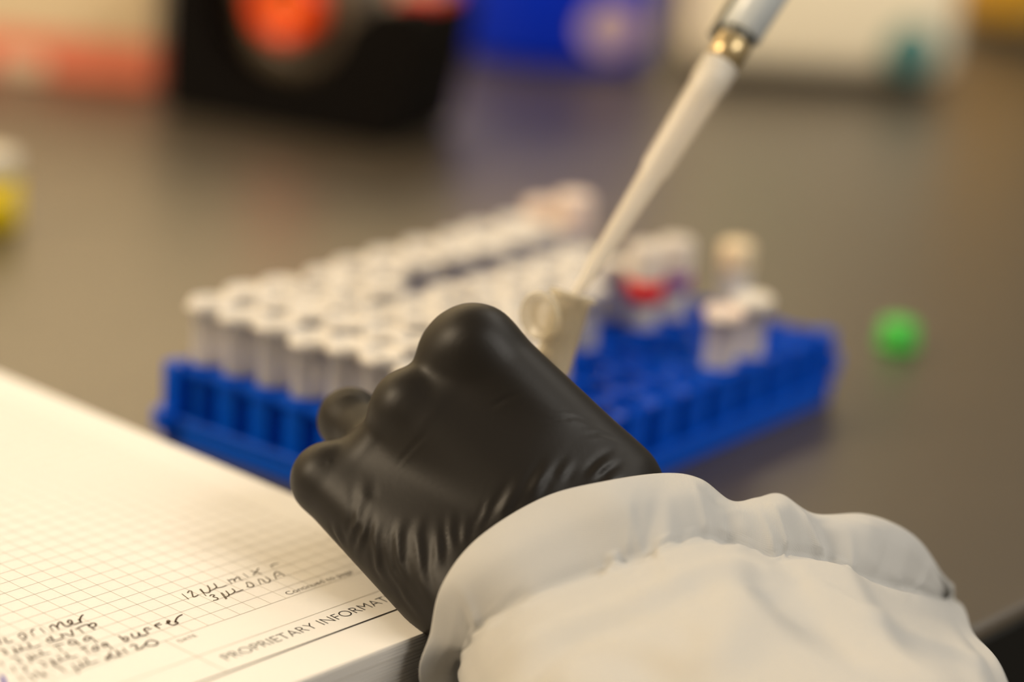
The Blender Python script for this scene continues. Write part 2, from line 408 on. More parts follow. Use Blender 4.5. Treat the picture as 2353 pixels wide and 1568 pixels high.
# the hand is modelled in mm in camera-aligned axes: X image right, Y image up, Z toward the camera
def hand_field(P):
    def chain(pts,k=2.5):
        d=None
        for (a,ra),(b,rb) in zip(pts,pts[1:]):
            s=sd_cone(P,a,b,ra,rb); d=s if d is None else smin(d,s,k)
        return d
    wr=lambda d,e,z:(d*.715+e*.70,-d*.70+e*.715,z)
    MI,MM,MR,MP=(-.5,15.7,-3),(-17,1.5,-3),(-23.5,-9.5,-6),(-37.3,-16.8,-9)
    back=None
    for m,r,w,rw in((MI,10.2,wr(36,8,-2),14.3),(MM,8.6,wr(36,-6,3),14.3),(MR,6.4,wr(34,-20,8),14.5),(MP,9.2,wr(31,-33,12),14.5)):
        s=sd_cone(P,m,w,r,rw); back=s if back is None else smin(back,s,11)
    back=smin(back,sd_cone(P,(-5,14.5,-5),(14,-6,-3),9.6,11),6)
    back=smin(back,sd_cone(P,(-9,-3,-3),(12,-20,2),9.0,12.5),9)
    # palm body
    for a,b,r1,r2 in((wr(-6,2,-14),wr(34,-2,-8),10,14),(wr(-8,-24,-16),wr(30,-24,2),9,14)):
        back=smin(back,sd_cone(P,a,b,r1,r2),8)
    # wrist/forearm
    for a,b,c in(((28,-26,0),(48,-56,36),(70,-76,92)),((10,-40,8),(28,-62,44),(44,-78,96))):
        back=smin(back,sd_cone(P,a,b,13,14.5),7); back=smin(back,sd_cone(P,b,c,14.5,16),6)
    # thenar + thumb
    th=chain([(wr(34,6,-6),12),((16,-8,-22),11),((18,-7,-42),9),((15,-2,-56),7.5)],6)
    d=smin(back,th,7)
    idx=chain([(MI,10),((6,11,-40),8.3),((12,2,-55),7),((15,-2,-58),6.2)],3)
    mid=chain([(MM,8.6),((-15,0,-40),8),((-3,-7,-54),7),((7,-9,-50),6.3)],3)
    rng=chain([((-27,-7,-16),6.6),((-33.2,-2.6,-28),7.8),((-20,-13,-46),7),((-8,-16,-42),6.2)],3)
    pnk=chain([(MP,9),((-38.5,-18.5,-26),7.4),((-26,-24,-40),6.3),((-14,-24,-38),5.8)],3)
    for f,k in((idx,4),(mid,3.5),(rng,1.2),(pnk,1.8)): d=smin(d,f,k)
    return d
def make_hand(h=.8):
    lo=np.array([-56,-112,-74.]);hi=np.array([92,34,100.])
    n=np.ceil((hi-lo)/h).astype(int)
    g=np.stack(np.meshgrid(*[lo[i]+np.arange(n[i])*h for i in range(3)],indexing='ij'),-1).astype(np.float32)
    B=8;nb=-(-n//B)
    D=np.full(n,1,np.float32)
    cen=np.stack(np.meshgrid(*[lo[i]+(np.arange(nb[i])*B+(B-1)/2)*h for i in range(3)],indexing='ij'),-1).astype(np.float32)
    Dc=hand_field(cen);lim=B*h*.9+2.0
    for i,j,k in np.argwhere(Dc<lim):
        sl=(slice(i*B,i*B+B),slice(j*B,j*B+B),slice(k*B,k*B+B))
        D[sl]=-1 if Dc[i,j,k]<-lim else hand_field(g[sl])
    return surface_nets(D,lo,h)

WRINKLES=[([(-28.8, -19.7, 6.8), (-29.0, -22.8, 8.1), (-29.2, -26.0, 8.8), (-30.8, -29.3, 8.0), (-32.5, -32.8, 4.5)], 0.55, 1.0),
([(-26.6, -21.7, 8.7), (-27.2, -24.9, 9.3), (-27.8, -28.0, 10.1), (-28.9, -31.6, 9.2), (-30.2, -35.3, 5.7)], 0.6, 1.0),
([(-23.3, -23.2, 10.2), (-24.0, -26.3, 11.5), (-24.8, -29.5, 12.1), (-24.5, -33.1, 12.8), (-24.2, -36.9, 12.5), (-23.1, -38.6, 13.3), (-22.0, -40.5, 13.5)], 0.6, 1.0),
([(-17.9, -23.1, 12.2), (-18.5, -25.6, 13.5), (-19.1, -28.2, 14.5), (-18.9, -31.5, 15.7), (-18.7, -34.9, 16.9), (-16.8, -38.9, 18.3), (-14.9, -42.9, 20.1)], 0.7, 1.1),
([(-13.1, -22.5, 13.1), (-13.8, -25.3, 14.9), (-14.5, -28.1, 16.1), (-14.1, -32.4, 18.2), (-13.6, -36.7, 20.1), (-12.2, -40.9, 21.8), (-10.9, -45.2, 23.1)], 0.7, 1.1),
([(-9.3, -24.5, 15.2), (-9.4, -27.5, 17.2), (-9.4, -30.5, 19.0), (-9.3, -33.5, 20.7), (-9.1, -36.5, 22.1)], 0.5, 1.0),
([(-20.7, -29.3, 14.1), (-20.6, -33.2, 15.2), (-20.6, -37.1, 15.3), (-18.8, -40.1, 17.0), (-17.1, -43.2, 17.7), (-14.8, -45.9, 19.3), (-12.5, -48.6, 21.0)], 0.5, 1.0),
([(-34.9, -25.2, 5.0), (-34.9, -27.1, 4.4), (-34.9, -29.0, 4.0), (-33.8, -31.2, 4.0), (-32.8, -33.4, 3.9)], 0.5, 1.1),
([(-6.1, -21.4, 14.2), (-6.4, -24.4, 16.0), (-6.6, -27.4, 17.9), (-6.0, -29.9, 19.7), (-5.5, -32.4, 21.1)], 0.35, 0.9),
([(-16.2, -24.6, 13.3), (-16.4, -28.2, 15.2), (-16.6, -31.7, 17.0), (-15.8, -35.0, 18.3), (-14.9, -38.3, 19.6), (-13.6, -40.5, 20.9), (-12.2, -42.8, 21.8)], 0.5, 1.0),
([(36.0, -8.2, 7.2), (32.9, -10.1, 10.2), (29.9, -11.9, 12.1), (27.7, -14.0, 13.4), (25.6, -16.0, 14.7)], 0.75, 1.0),
([(36.6, -12.5, 10.1), (34.3, -13.8, 11.9), (32.0, -15.1, 13.3), (30.9, -15.6, 13.9), (29.8, -16.1, 14.3)], 0.6, 0.9),
([(18.7, -9.8, 13.4), (16.8, -12.3, 14.9), (15.0, -14.9, 16.1), (13.5, -17.5, 17.0), (12.1, -20.1, 17.7)], 0.55, 1.2),
([(10.8, -13.9, 15.7), (8.9, -17.2, 16.7), (7.1, -20.6, 17.2), (5.8, -22.7, 17.7), (4.5, -24.7, 18.4)], 0.5, 1.2),
([(23.5, -9.3, 12.1), (22.2, -11.1, 13.2), (20.8, -12.9, 14.2), (19.7, -14.4, 15.1), (18.7, -16.0, 15.9)], 0.35, 1.0),
([(11.8, -3.0, 11.2), (14.5, -2.2, 11.0), (17.2, -1.4, 10.3), (20.4, -1.0, 9.7), (23.6, -0.6, 8.8), (27.4, -1.6, 7.5), (31.2, -2.6, 5.8)], -0.16, 0.55),
([(23.6, -5.1, 10.3), (26.5, -4.8, 9.5), (29.5, -4.4, 8.1), (33.8, -5.8, 6.6), (38.3, -7.3, 4.0)], -0.16, 0.55),
([(-11.1, -3.6, 9.4), (-13.5, -5.7, 8.9), (-15.9, -7.9, 7.8), (-18.4, -10.6, 6.7), (-20.8, -13.3, 6.1)], -0.16, 0.6),
([(12.4, 6.0, 9.0), (9.2, 4.7, 9.3), (6.0, 3.4, 9.3), (4.1, 2.3, 9.4), (2.3, 1.2, 9.5)], -0.14, 0.6),
([(-38.6, 3.1, -23.2), (-36.3, 4.1, -22.7), (-34.1, 5.1, -23.5), (-31.8, 5.0, -22.8), (-29.6, 4.8, -23.4)], -0.3, 0.7),
([(-35.4, -1.2, -17.5), (-34.8, -2.8, -15.8), (-34.3, -4.4, -14.6), (-33.3, -5.6, -5.5), (-32.7, -7.0, -2.6)], 0.25, 0.6),
([(-36.9, -11.0, -0.7), (-36.6, -11.6, -0.2), (-36.3, -12.3, 0.2)], 0.2, 0.6),
([(-27.4, -14.0, 4.1), (-27.7, -16.6, 5.2), (-28.0, -19.2, 6.8), (-27.6, -20.7, 7.7), (-27.1, -22.3, 8.7)], 0.3, 1.4),
([(3.4, -18.6, 16.0), (2.6, -21.0, 16.3), (1.8, -23.3, 17.1), (0.5, -25.6, 18.2), (-0.8, -27.8, 19.3)], 0.3, 0.7),
([(-2.4, -22.3, 15.4), (-2.7, -24.8, 17.2), (-2.9, -27.4, 18.3), (-3.4, -29.3, 20.0), (-3.9, -31.3, 21.1)], 0.3, 0.8)]
FOLDS=[([(49.8, 499.5, 55.5), (29.0, 478.3, 54.3), (11.0, 472.5, 46.9), (-0.4, 474.2, 36.1)], 2.2, 6),
([(43.1, 479.7, 54.7), (29.0, 470.9, 52.4), (15.6, 465.0, 46.6), (7.0, 453.9, 42.1)], -2.4, 7),
([(56.4, 506.8, 53.0), (69.4, 503.2, 47.2), (82.3, 488.5, 47.8), (104.6, 499.4, 35.6), (114.9, 498.6, 30.4)], 2.2, 6),
([(56.8, 486.4, 53.4), (66.8, 478.0, 49.7), (73.5, 450.9, 54.5), (77.9, 428.4, 59.7)], -3.0, 9),
([(52.9, 501.5, 55.1), (49.0, 452.8, 61.4), (44.0, 424.0, 59.2)], 1.6, 6),
([(22.7, 463.6, 49.7), (32.3, 443.9, 57.4), (40.0, 428.2, 58.7)], 1.2, 5),
([(28.1, 443.3, 54.6), (35.3, 430.3, 56.4)], -1.2, 5),
([(55.1, 541.2, 50.2), (57.1, 537.7, 47.3), (55.5, 516.8, 51.2)], 1.5, 4),
([(50.7, 542.8, 52.7), (55.0, 539.3, 48.7), (56.4, 531.8, 45.7)], -1.6, 3),
([(77.8, 553.8, 44.2), (79.9, 550.3, 40.6), (82.3, 540.0, 38.2)], -1.4, 4),
([(68.3, 549.6, 49.7), (68.1, 542.7, 46.1), (67.0, 537.1, 41.6)], 1.0, 4),
([(91.9, 561.9, 41.5), (92.5, 554.8, 37.4), (91.4, 549.8, 32.5)], 1.0, 5)]
def vnormals(V, F):
    N = np.zeros_like(V); a = V[F]
    fn = np.cross(a[:, 2]-a[:, 0], a[:, 3]-a[:, 1])
    for i in range(4): np.add.at(N, F[:, i], fn)
    return N/(np.linalg.norm(N, axis=1)[:, None]+1e-12)
def poly_dist(V, pts):
    best = np.full(len(V), 1e9); tt = np.zeros(len(V)); n = len(pts)-1
    for i in range(n):
        a, b = np.array(pts[i], float), np.array(pts[i+1], float)
        ba = b-a; t = np.clip(((V-a)@ba)/(ba@ba+1e-9), 0, 1)
        d = np.linalg.norm(V-a-t[:, None]*ba, axis=1)
        m = d < best; best[m] = d[m]; tt[m] = (i+t[m])/n
    return best, tt
person = thing('person', 'left hand in a black glove and white coat sleeve, poised over the notebook corner', 'person', (30.0, 540.0, 0))
HO = np.array([-6.9, 557.7, 63.1])
HL = np.array([[0.99753, -0.07028, 0], [0.02098, 0.2978, -0.9544], [0.06707, 0.95204, 0.29854]])          # the camera's image axes, hard-coded: right, up, toward the camera
hv, hf = make_hand(0.75)
for _ in range(2):                                   # light relax of the net
    acc = np.zeros_like(hv); cnt = np.zeros(len(hv))
    for i in range(4):
        j = (i+1) % 4
        np.add.at(acc, hf[:, i], hv[hf[:, j]]); np.add.at(cnt, hf[:, i], 1)
        np.add.at(acc, hf[:, j], hv[hf[:, i]]); np.add.at(cnt, hf[:, j], 1)
    hv = hv*.5+acc/cnt[:, None]*.5
hn = vnormals(hv, hf)
disp = np.zeros(len(hv))
for pts, amp, wid in WRINKLES:
    d, t = poly_dist(hv, pts)
    env = np.clip(np.minimum(t*1.6, (1-t)*2.5), 0, 1); env = env*env*(3-2*env)
    disp += .7*amp*env*(np.exp(-(d/wid)**2)-.55*np.exp(-((d-1.9*wid)/(.9*wid))**2))
hv = hv+hn*disp[:, None]
hw = HO+hv@HL.T
_pr = hw[:, :2]-np.array([6.4, 552.3]); _px = _pr@np.array([math.cos(YAW), math.sin(YAW)]); _py = _pr@np.array([-math.sin(YAW), math.cos(YAW)])
_on = (_px < 5.5) & (_py > -2.0) & (hw[:, 2] < PT+.25)
hw[_on, 2] = PT+.25                                  # the heel of the hand rests flat on the page
hw = hw-np.array([30.0, 540.0, 0])
m_glove = mat('black_nitrile', (0.0095, 0.0075, 0.0055), rough=0.46, spec=0.24, bump=0.035, bscale=900, noise=.12, nscale=30)
tag(obj('glove', mesh('glove', hw, hf, True), m_glove, person), 'black nitrile glove with fine wrist wrinkles')

HEM = [(-14.9,516.3,10.0),(-14.1,517.9,22.5),(-12.0,518.5,34.5),(-4.5,524.7,44.0),(10.1,531.5,52.5),(25.1,533.8,57.0),(39.2,547.0,55.0),(47.9,550.2,53.0),(55.9,551.3,47.5),(62.4,553.4,48.0),(68.7,558.3,47.5),(77.4,559.5,42.5),(90.6,568.4,40.0),(100.4,572.9,36.0),(107.9,577.4,30.0),(115.0,583.8,20.0),(120.4,592.3,10.0),(113,580,1.5),(82,562,1),(40,540,1),(5,522,1)]
SEAM = [(-7.2,519.7,9.0),(-5.7,513.8,20.0),(-2.0,511.0,28.5),(7.6,508.4,37.5),(22.6,513.8,42.5),(30.8,516.8,45.0),(37.4,519.5,47.0),(48.9,530.1,46.5),(57.4,534.2,43.5),(65.2,534.8,40.5),(71.2,540.0,39.5),(80.8,544.8,37.0),(87.0,545.6,33.0),(96.8,554.4,27.5),(105.9,567.9,21.0),(114.2,581.1,14.0),(121.0,593.6,7.0),(114,568,2),(84,546,2),(44,522,2),(6,500,2)]
def dome(l, r, H, zb=2):
    out = []
    for k in range(17):
        a = math.pi*(k+.6)/17.2
        c = -math.cos(a)
        out.append((l[0]+(r[0]-l[0])*(c+1)/2, l[1]+(r[1]-l[1])*(c+1)/2+14*math.sin(a), zb+H*math.sin(a)**.75))
    for k in range(4):
        t = (k+.7)/4.4
        out.append((r[0]+(l[0]-r[0])*t, r[1]+(l[1]-r[1])*t, zb-1))
    return out
mid = []
for a, b in zip(HEM, SEAM):
    mid.append(((a[0]*.5+b[0]*.5), (a[1]*.5+b[1]*.5), (a[2]*.5+b[2]*.5)+(3.0 if a[2] > 24 else 0)))
lead = [(2*m[0]*0+h[0]*1.0, h[1]+0.6, max(1.0, h[2]-2.2)) for h, m in zip(HEM, mid)]   # turned-in hem edge
B1 = [(q[0]+1.5, q[1]-11, max(2, q[2]+(2.2 if q[2] > 5 else 0))) for q in SEAM]
def shift(dx, dy, zl, zr):
    out = []
    for q in SEAM:
        t = min(1, max(0, (q[0]+7)/128)); g = zl*(1-t)+zr*t
        out.append((q[0]+dx*(1-t), q[1]+dy, max(2, q[2]+(g if q[2] > 5 else 0))))
    return out
B2 = shift(5, -34, 7, 5); B3 = shift(11, -74, 12, 12)
RINGS = [lead, HEM, mid, SEAM, B1, B2, B3, dome((14, 390), (118, 430), 60), dome((24, 280), (114, 310), 68)]
SPOS = [-2.0, 0.0, 8.0, 16.0, 30.0, 52.0, 86.0, 150.0, 260.0]
def resample_closed(P, n):
    P = np.array(P, float); m = len(P); out = []
    for k in range(n):
        u = k*m/n; i = int(u); t = u-i
        a, b, c, d = P[(i-1) % m], P[i % m], P[(i+1) % m], P[(i+2) % m]
        out.append(.5*((2*b)+(-a+c)*t+(2*a-5*b+4*c-d)*t*t+(-a+3*b-3*c+d)*t**3))
    return np.array(out)
NT = 420
rings = np.array([resample_closed(r, NT) for r in RINGS])
svals = np.concatenate([np.arange(-2, 60, .8), np.arange(60, 130, 1.6), np.arange(130, 261, 5.0)])
SV = []
for s in svals:
    i = max(0, min(len(SPOS)-2, int(np.searchsorted(SPOS, s, side='right')-1))); t = (s-SPOS[i])/(SPOS[i+1]-SPOS[i])
    h00, h10, h01, h11 = 2*t**3-3*t*t+1, t**3-2*t*t+t, -2*t**3+3*t*t, t**3-t*t
    def tang(k):
        a, b = max(k-1, 0), min(k+1, len(SPOS)-1); return (rings[b]-rings[a])/(SPOS[b]-SPOS[a])
    L = SPOS[i+1]-SPOS[i]
    SV.append(h00*rings[i]+h10*L*tang(i)+h01*rings[i+1]+h11*L*tang(i+1))
SV = np.array(SV); ns = len(svals)
sv = SV.reshape(-1, 3)
ii, kk = np.meshgrid(np.arange(ns-1), np.arange(NT), indexing='ij')
sf = np.stack([ii*NT+kk, ii*NT+(kk+1) % NT, (ii+1)*NT+(kk+1) % NT, (ii+1)*NT+kk], -1).reshape(-1, 4)
sn = vnormals(sv, sf)
if (sn[:, 2][sv[:, 2] > 40]).mean() < 0: sf = sf[:, ::-1].copy(); sn = -sn
S2 = np.repeat(svals, NT); T2 = np.tile(np.arange(NT)/NT*21.0, ns)       # ring index coordinate
rg = np.random.RandomState(7)
sd = np.zeros(len(sv))
ds = S2-16.0
sd += -1.5*np.exp(-(ds/1.5)**2)                                            # the elastic stitching line
for k in range(80):                                                        # gathers on both sides of it
    tk = rg.uniform(-.3, 17.2); a = rg.uniform(.5, 1.5)*rg.choice([1, 1, -.8]); wd = rg.uniform(.10, .24); ln = rg.uniform(3.0, 7); sl = rg.uniform(-.05, .05)
    side = rg.choice([-1, 1, 1])
    env = np.where(ds*side > -1.5, np.exp(-np.abs(ds)/ln), 0)*np.clip(np.abs(ds)/2.0, .2, 1)
    sd += a*env*np.exp(-((T2-tk-sl*ds)/wd)**2)
for k in range(14):                                                        # long soft drapes
    tk = rg.uniform(0, 17); a = rg.uniform(-1.2, 1.6); wd = rg.uniform(.5, 1.0); s0 = rg.uniform(35, 110); sl = rg.uniform(-.02, .03)
    sd += a*np.exp(-((T2-tk-sl*(S2-16))/wd)**2)*np.exp(-((S2-s0)/28)**2)
for pts, amp, wid in FOLDS:
    d, t = poly_dist(sv, pts)
    sd += amp*np.clip(np.minimum(t+.15, 1.1-t)*4, 0, 1)*np.exp(-(d/wid)**2)
sv = sv+sn*(sd*np.clip(S2/6, 0, 1)*np.clip(sv[:, 2]/6, 0, 1))[:, None]
sv[:, 2] = np.maximum(sv[:, 2], .6)
def cloth_mat():
    m = mat('coat_cotton', (0.50, 0.49, 0.465), rough=0.85, spec=0.2, noise=.03, nscale=40, translucent=.12)
    nt = m.node_tree; b = nt.nodes['Principled BSDF']
    b.inputs['Sheen Weight'].default_value = .25
    tc = nt.nodes.new('ShaderNodeTexCoord'); w1 = nt.nodes.new('ShaderNodeTexWave'); w2 = nt.nodes.new('ShaderNodeTexWave')
    for w, d in ((w1, 'X'), (w2, 'Y')):
        w.bands_direction = d; w.inputs['Scale'].default_value = 900; w.inputs['Distortion'].default_value = 1.0
        nt.links.new(tc.outputs['Object'], w.inputs['Vector'])
    ad = nt.nodes.new('ShaderNodeMath'); ad.operation = 'ADD'
    nt.links.new(w1.outputs['Fac'], ad.inputs[0]); nt.links.new(w2.outputs['Fac'], ad.inputs[1])
    bp = nt.nodes.new('ShaderNodeBump'); bp.inputs['Strength'].default_value = .18; bp.inputs['Distance'].default_value = .0002
    nt.links.new(ad.outputs[0], bp.inputs['Height']); nt.links.new(bp.outputs['Normal'], b.inputs['Normal'])
    return m
slv = obj('sleeve', mesh('sleeve', sv-np.array([30.0, 540.0, 0]), sf, True), cloth_mat(), person)
tag(slv, 'white cotton lab coat sleeve with gathered cuff')
so = slv.modifiers.new('cloth_thickness', 'SOLIDIFY'); so.thickness = 0.0007; so.offset = -1

# ---------------------------------------------------------------- microtubes
m_pp = mat('tube_plastic', (0.88, 0.86, 0.84), rough=0.28, spec=0.5, translucent=.5, transparent=.5)
m_cap = mat('cap_plastic', (0.84, 0.79, 0.71), rough=0.38, spec=0.5, translucent=.25)
m_mark = mat('marker_black', (0.06, 0.05, 0.05), rough=.7)
BODY = [(0.0, 0.0), (1.3, 0.15), (2.0, 0.8), (2.5, 3.0), (5.05, 18.0), (5.2, 36.5), (6.3, 36.9), (6.4, 38.4), (4.7, 38.4), (4.6, 18.2), (2.1, 3.4), (1.4, 1.5), (0, 1.2)]
me_body = mesh('tube_body', *lathe(BODY, 20), True)
CAPP = [(0, 38.2), (4.3, 38.2), (4.45, 36.0), (4.5, 38.5), (6.3, 38.5), (6.5, 38.9), (6.5, 40.4), (6.2, 40.8), (5.4, 40.8), (5.1, 40.35), (0, 40.35)]
me_cap = mesh('cap', *lathe(CAPP, 20), True)
def strap():
    return box_bm(5.6, 9.6, -2.2, 2.2, 38.0, 39.0, .3, 1)
me_strap = bm_mesh('hinge', strap())
me_tab = bm_mesh('lid_tab', box_bm(-8.4, -5.8, -2.6, 2.6, 38.9, 40.2, .35, 1))
def scribble(seed):
    r = random.Random(seed); V, F = [], []
    for s in range(r.randint(2, 3)):
        x = -2.2+s*1.9; pts = [(x+r.uniform(-.5, .5), -1.6+q*1.1+r.uniform(-.4, .4)) for q in range(4)]
        P = catmull(pts, 3); b = len(V)
        for p in P: V += [(p[0]-.33, p[1], 40.42), (p[0]+.33, p[1], 40.42)]
        F += [(b+2*i, b+2*i+1, b+2*i+3, b+2*i+2) for i in range(len(P)-1)]
    return mesh('cap_writing', V, F)
me_scr = [scribble(k) for k in range(4)]
def make_tube(label, group, capmat=None, seed=0, mark=True):
    t = thing('microtube', label, 'tube', (0, 0, 0), 0, group)
    obj('tube_body', me_body, m_pp, t)
    mc = me_cap if capmat is None else me_cap.copy()
    if capmat is not None: mc.materials.clear()
    c = obj('cap', mc, capmat or m_cap, t)
    obj('lid_tab', me_tab, m_cap, c)
    obj('hinge', me_strap, m_cap, t)
    if mark: obj('cap_writing', me_scr[seed % 4], m_mark, c)
    return t
# ---------------------------------------------------------------- tube rack
RA = R(54); RC = (1.6, 736.0); PXI, PYJ = 17.0, 13.6; NI, NJ = 11, 9
m_rack = mat('rack_blue', (0.0, 0.10, 0.66), rough=0.36, spec=0.25, translucent=.32)
rack = thing('tube_rack', 'bright blue plastic rack holding many white-capped tubes', 'tube rack', (RC[0], RC[1], 0), RA)
def well_mesh():
    n = 24; V, F = [], []
    def ring(r, z):
        b = len(V)
        for k in range(n):
            a = 2*math.pi*k/n; V.append((r*math.cos(a), r*math.sin(a), z))
        return b
    def rect(z):
        b = len(V)
        for k in range(n):
            a = 2*math.pi*k/n; c, s = math.cos(a), math.sin(a)
            q = min((PXI/2)/max(abs(c), 1e-6), (PYJ/2)/max(abs(s), 1e-6)); V.append((c*q, s*q, z))
        return b
    seq = [ring(6.55, 2), ring(6.55, 22), rect(22), rect(23.6), ring(6.5, 23.6), ring(6.3, 25), ring(5.7, 25), ring(5.6, 2.5)]
    for a, b in zip(seq, seq[1:]):
        for k in range(n): F.append((a+k, a+(k+1) % n, b+(k+1) % n, b+k))
    F.append(tuple(seq[-1]+k for k in range(n)))
    F.append(tuple(seq[0]+k for k in reversed(range(n))))
    return V, F
me_well = mesh('well', *well_mesh(), False)
me_well.materials.append(m_rack)
def cellpos(i, j): return ((i-(NI-1)/2)*PXI, (j-(NJ-1)/2)*PYJ)
for j in range(NJ):
    for i in range(NI):
        x, y = cellpos(i, j); obj('well', me_well, None, rack, (x, y, 0))
LX, LY = 95.6, 62.6
def wallbox(name, d): return box(name, d, m_rack, rack, .5, 1)
wallbox('skirt', (-LX, LX, -LY, -LY+1.8, 0, 8)); wallbox('skirt', (-LX, LX, LY-1.8, LY, 0, 8))
wallbox('skirt', (-LX, -LX+1.8, -LY+1.8, LY-1.8, 0, 8)); wallbox('skirt', (LX-1.8, LX, -LY+1.8, LY-1.8, 0, 8))
wallbox('rail', (-LX-1.2, LX+1.2, -LY-1.2, -LY+1.0, 7, 9)); wallbox('rail', (-LX-1.2, -LX+1.0, -LY-1.2, LY+1.2, 7, 9))
wallbox('rail', (-LX-1.2, LX+1.2, LY-1.0, LY+1.2, 7, 9)); wallbox('rail', (LX-1.0, LX+1.2, -LY-1.2, LY+1.2, 7, 9))
for sx in (-1, 1):
    for sy in (-1, 1):
        x, y = sx*(LX-3.2), sy*(LY-3.2); wallbox('corner_post', (x-3.2, x+3.2, y-3.2, y+3.2, 0, 25))
wallbox('floor_plate', (-LX+1.8, LX-1.8, -LY+1.8, LY-1.8, 1, 2))
for sx, sy in ((-1, 1), (1, -1), (1, 1), (-1, -1)):
    V, F = lathe([(0, 5), (4.2, 5), (4.2, 10.5), (0, 10.5)], 16)
    ob = obj('tab', mesh('tab', V, F), m_rack, rack, (sx*(LX+1.0), sy*(LY-3.0), 0 if sx < 0 else 6))
# tubes in the rack
occ = {8: range(0, 10), 7: range(0, 10), 6: range(0, 4), 5: range(0, 9), 4: range(0, 9), 3: range(0, 7), 2: range(0, 5), 1: range(0, 3), 0: range(0, 2)}
proto = None; rt = random.Random(11); protos = []
ORD = ['first', 'second', 'third', 'fourth', 'fifth', 'sixth', 'seventh', 'eighth', 'ninth', 'tenth']
for s in range(4):
    protos.append(None)
def rack_world(i, j):
    x, y = cellpos(i, j); c, s = math.cos(RA), math.sin(RA)
    return RC[0]+x*c-y*s, RC[1]+x*s+y*c
n = 0
for j in range(NJ-1, -1, -1):
    for i in occ.get(j, []):
        s = n % 4; n += 1
        if protos[s] is None:
            t = protos[s] = make_tube('-', 'closed microtubes packed in the blue rack', None, s, s != 1)
        else: t = copy_tree(protos[s])
        t['label'] = 'closed white-capped microtube, %s from the left in the rack\'s %s row from the back' % (ORD[i], ORD[NJ-1-j])
        wx, wy = rack_world(i, j)
        t.location = (wx*MM, wy*MM, (2.6+rt.uniform(-.0, 1.6))*MM)
        t.rotation_euler = (rt.uniform(-.03, .03), rt.uniform(-.03, .03), RA+rt.uniform(-.25, .25)+(math.pi if rt.random() < .12 else 0))
def single(i, j, label, capmat=None, rz=0.2, dz=0.0):
    t = make_tube(label, None, capmat, i, False); wx, wy = rack_world(i, j)
    t.location = (wx*MM, wy*MM, (2.6+dz)*MM); t.rotation_euler = (0.02, -.02, RA+rz); return t
m_capw = mat('cap_rosy', (0.86, 0.72, 0.62), rough=.4, translucent=.25)
single(7, 0, 'pinkish-white capped microtube in the front row of the blue rack, beside empty wells', m_capw, .3)
single(8, 0, 'cream-capped microtube in the rack front row, right of the pinkish-white capped one', None, .15, 1.0)
def screw_tube(name, i, j, label, capcol, ringcol, ztop, capr=5.8, caph=11.0, bandh=5.0):
    wx, wy = rack_world(i, j)
    t = thing(name, label, 'tube', (wx, wy, 2.6), RA)
    zc = ztop-2.6-caph; zb = zc-bandh
    obj('tube_body', mesh('tube_body', *lathe([(0, 0), (2, .2), (2.6, 2), (5.1, 14), (5.3, zc+1), (4.6, zc+1), (4.5, 15), (2, 3), (0, 2)], 20), True), m_pp, t)
    prof = [(0, zc), (capr-.3, zc), (capr, zc+.6), (capr, zc+caph-1), (capr-1, zc+caph), (0, zc+caph)]
    V, F = lathe(prof, 28)
    V = [(x*(1+.025*(k % 2)), y*(1+.025*(k % 2)), z) for k, (x, y, z) in enumerate(V)]
    obj('cap', mesh('cap', V, F), capcol, t)
    if ringcol: obj('ring', mesh('ring', *lathe([(capr-.4, zb), (capr+.25, zb+.3), (capr+.25, zc-.2), (capr-.4, zc-.2)], 24, True), True), ringcol, t)
    return t
m_red = mat('ring_red', (0.62, 0.0, 0.0), rough=.35)
m_pur = mat('ring_purple', (0.20, 0.03, 0.24), rough=.35)
m_clr = mat('cap_clear', (0.80, 0.74, 0.66), rough=.35, translucent=.3, transparent=.12)
m_cream = mat('cap_cream', (0.78, 0.62, 0.40), rough=.4)
screw_tube('screw_cap_tube', 8, 3, 'clear-capped tube with a bright red ring, standing in the blue rack', m_clr, m_red, 52.5, 6.3, 11.5, 7.5)
screw_tube('screw_cap_tube', 9, 3, 'clear-capped tube with a purple ring, behind the red-ringed tube', m_clr, m_pur, 51.5, 6.0, 11.0, 6)
screw_tube('screw_cap_tube', 10, 2, 'tall tube with a cream cap near the right end of the blue rack', m_cream, None, 50.0, 5.6, 9.5)
screw_tube('screw_cap_tube', 10, 8, 'left of two pink-capped tubes at the far corner of the rack', m_capw, None, 47.5, 6.6, 12.0)
screw_tube('screw_cap_tube', 10, 7, 'right, taller of two pink-capped tubes at the far corner of the rack', m_capw, None, 53.0, 6.6, 13.0)

# held tube
def place_axis(o, origin, direction, spin=0.0):
    q = Vector(direction).to_track_quat('Z', 'Y')
    o.rotation_euler = (q.to_matrix() @ Matrix.Rotation(spin, 3, 'Z')).to_euler(); o.location = [c*MM for c in origin]
m_held = mat('held_plastic', (0.66, 0.58, 0.42), rough=.25, translucent=.3, transparent=.5)
TT = Vector((15.4, 614.9, 78.5)); TB = Vector((7.0, 603.3, 41.6)); ax = (TT-TB).normalized()
held = thing('microtube', 'open translucent microtube held by the glove around the pipette tip', 'tube', (0, 0, 0))
mb = me_body.copy(); mb.materials.clear(); obj('tube_body', mb, m_held, held)
lid = obj('cap', mesh('cap', [(x, y, z-38.2) for x, y, z in lathe(CAPP, 24)[0]], lathe(CAPP, 24)[1], True), m_held, held)
lid.location = (-9.6*MM, 0, 30.5*MM); lid.rotation_euler = (0, R(-106), 0)
hs = obj('hinge', bm_mesh('hinge', box_bm(-8.2, -5.6, -2.0, 2.0, 36.6, 37.8, .3, 1)), m_held, held)
place_axis(held, TT-ax*38.4, ax, R(-95))

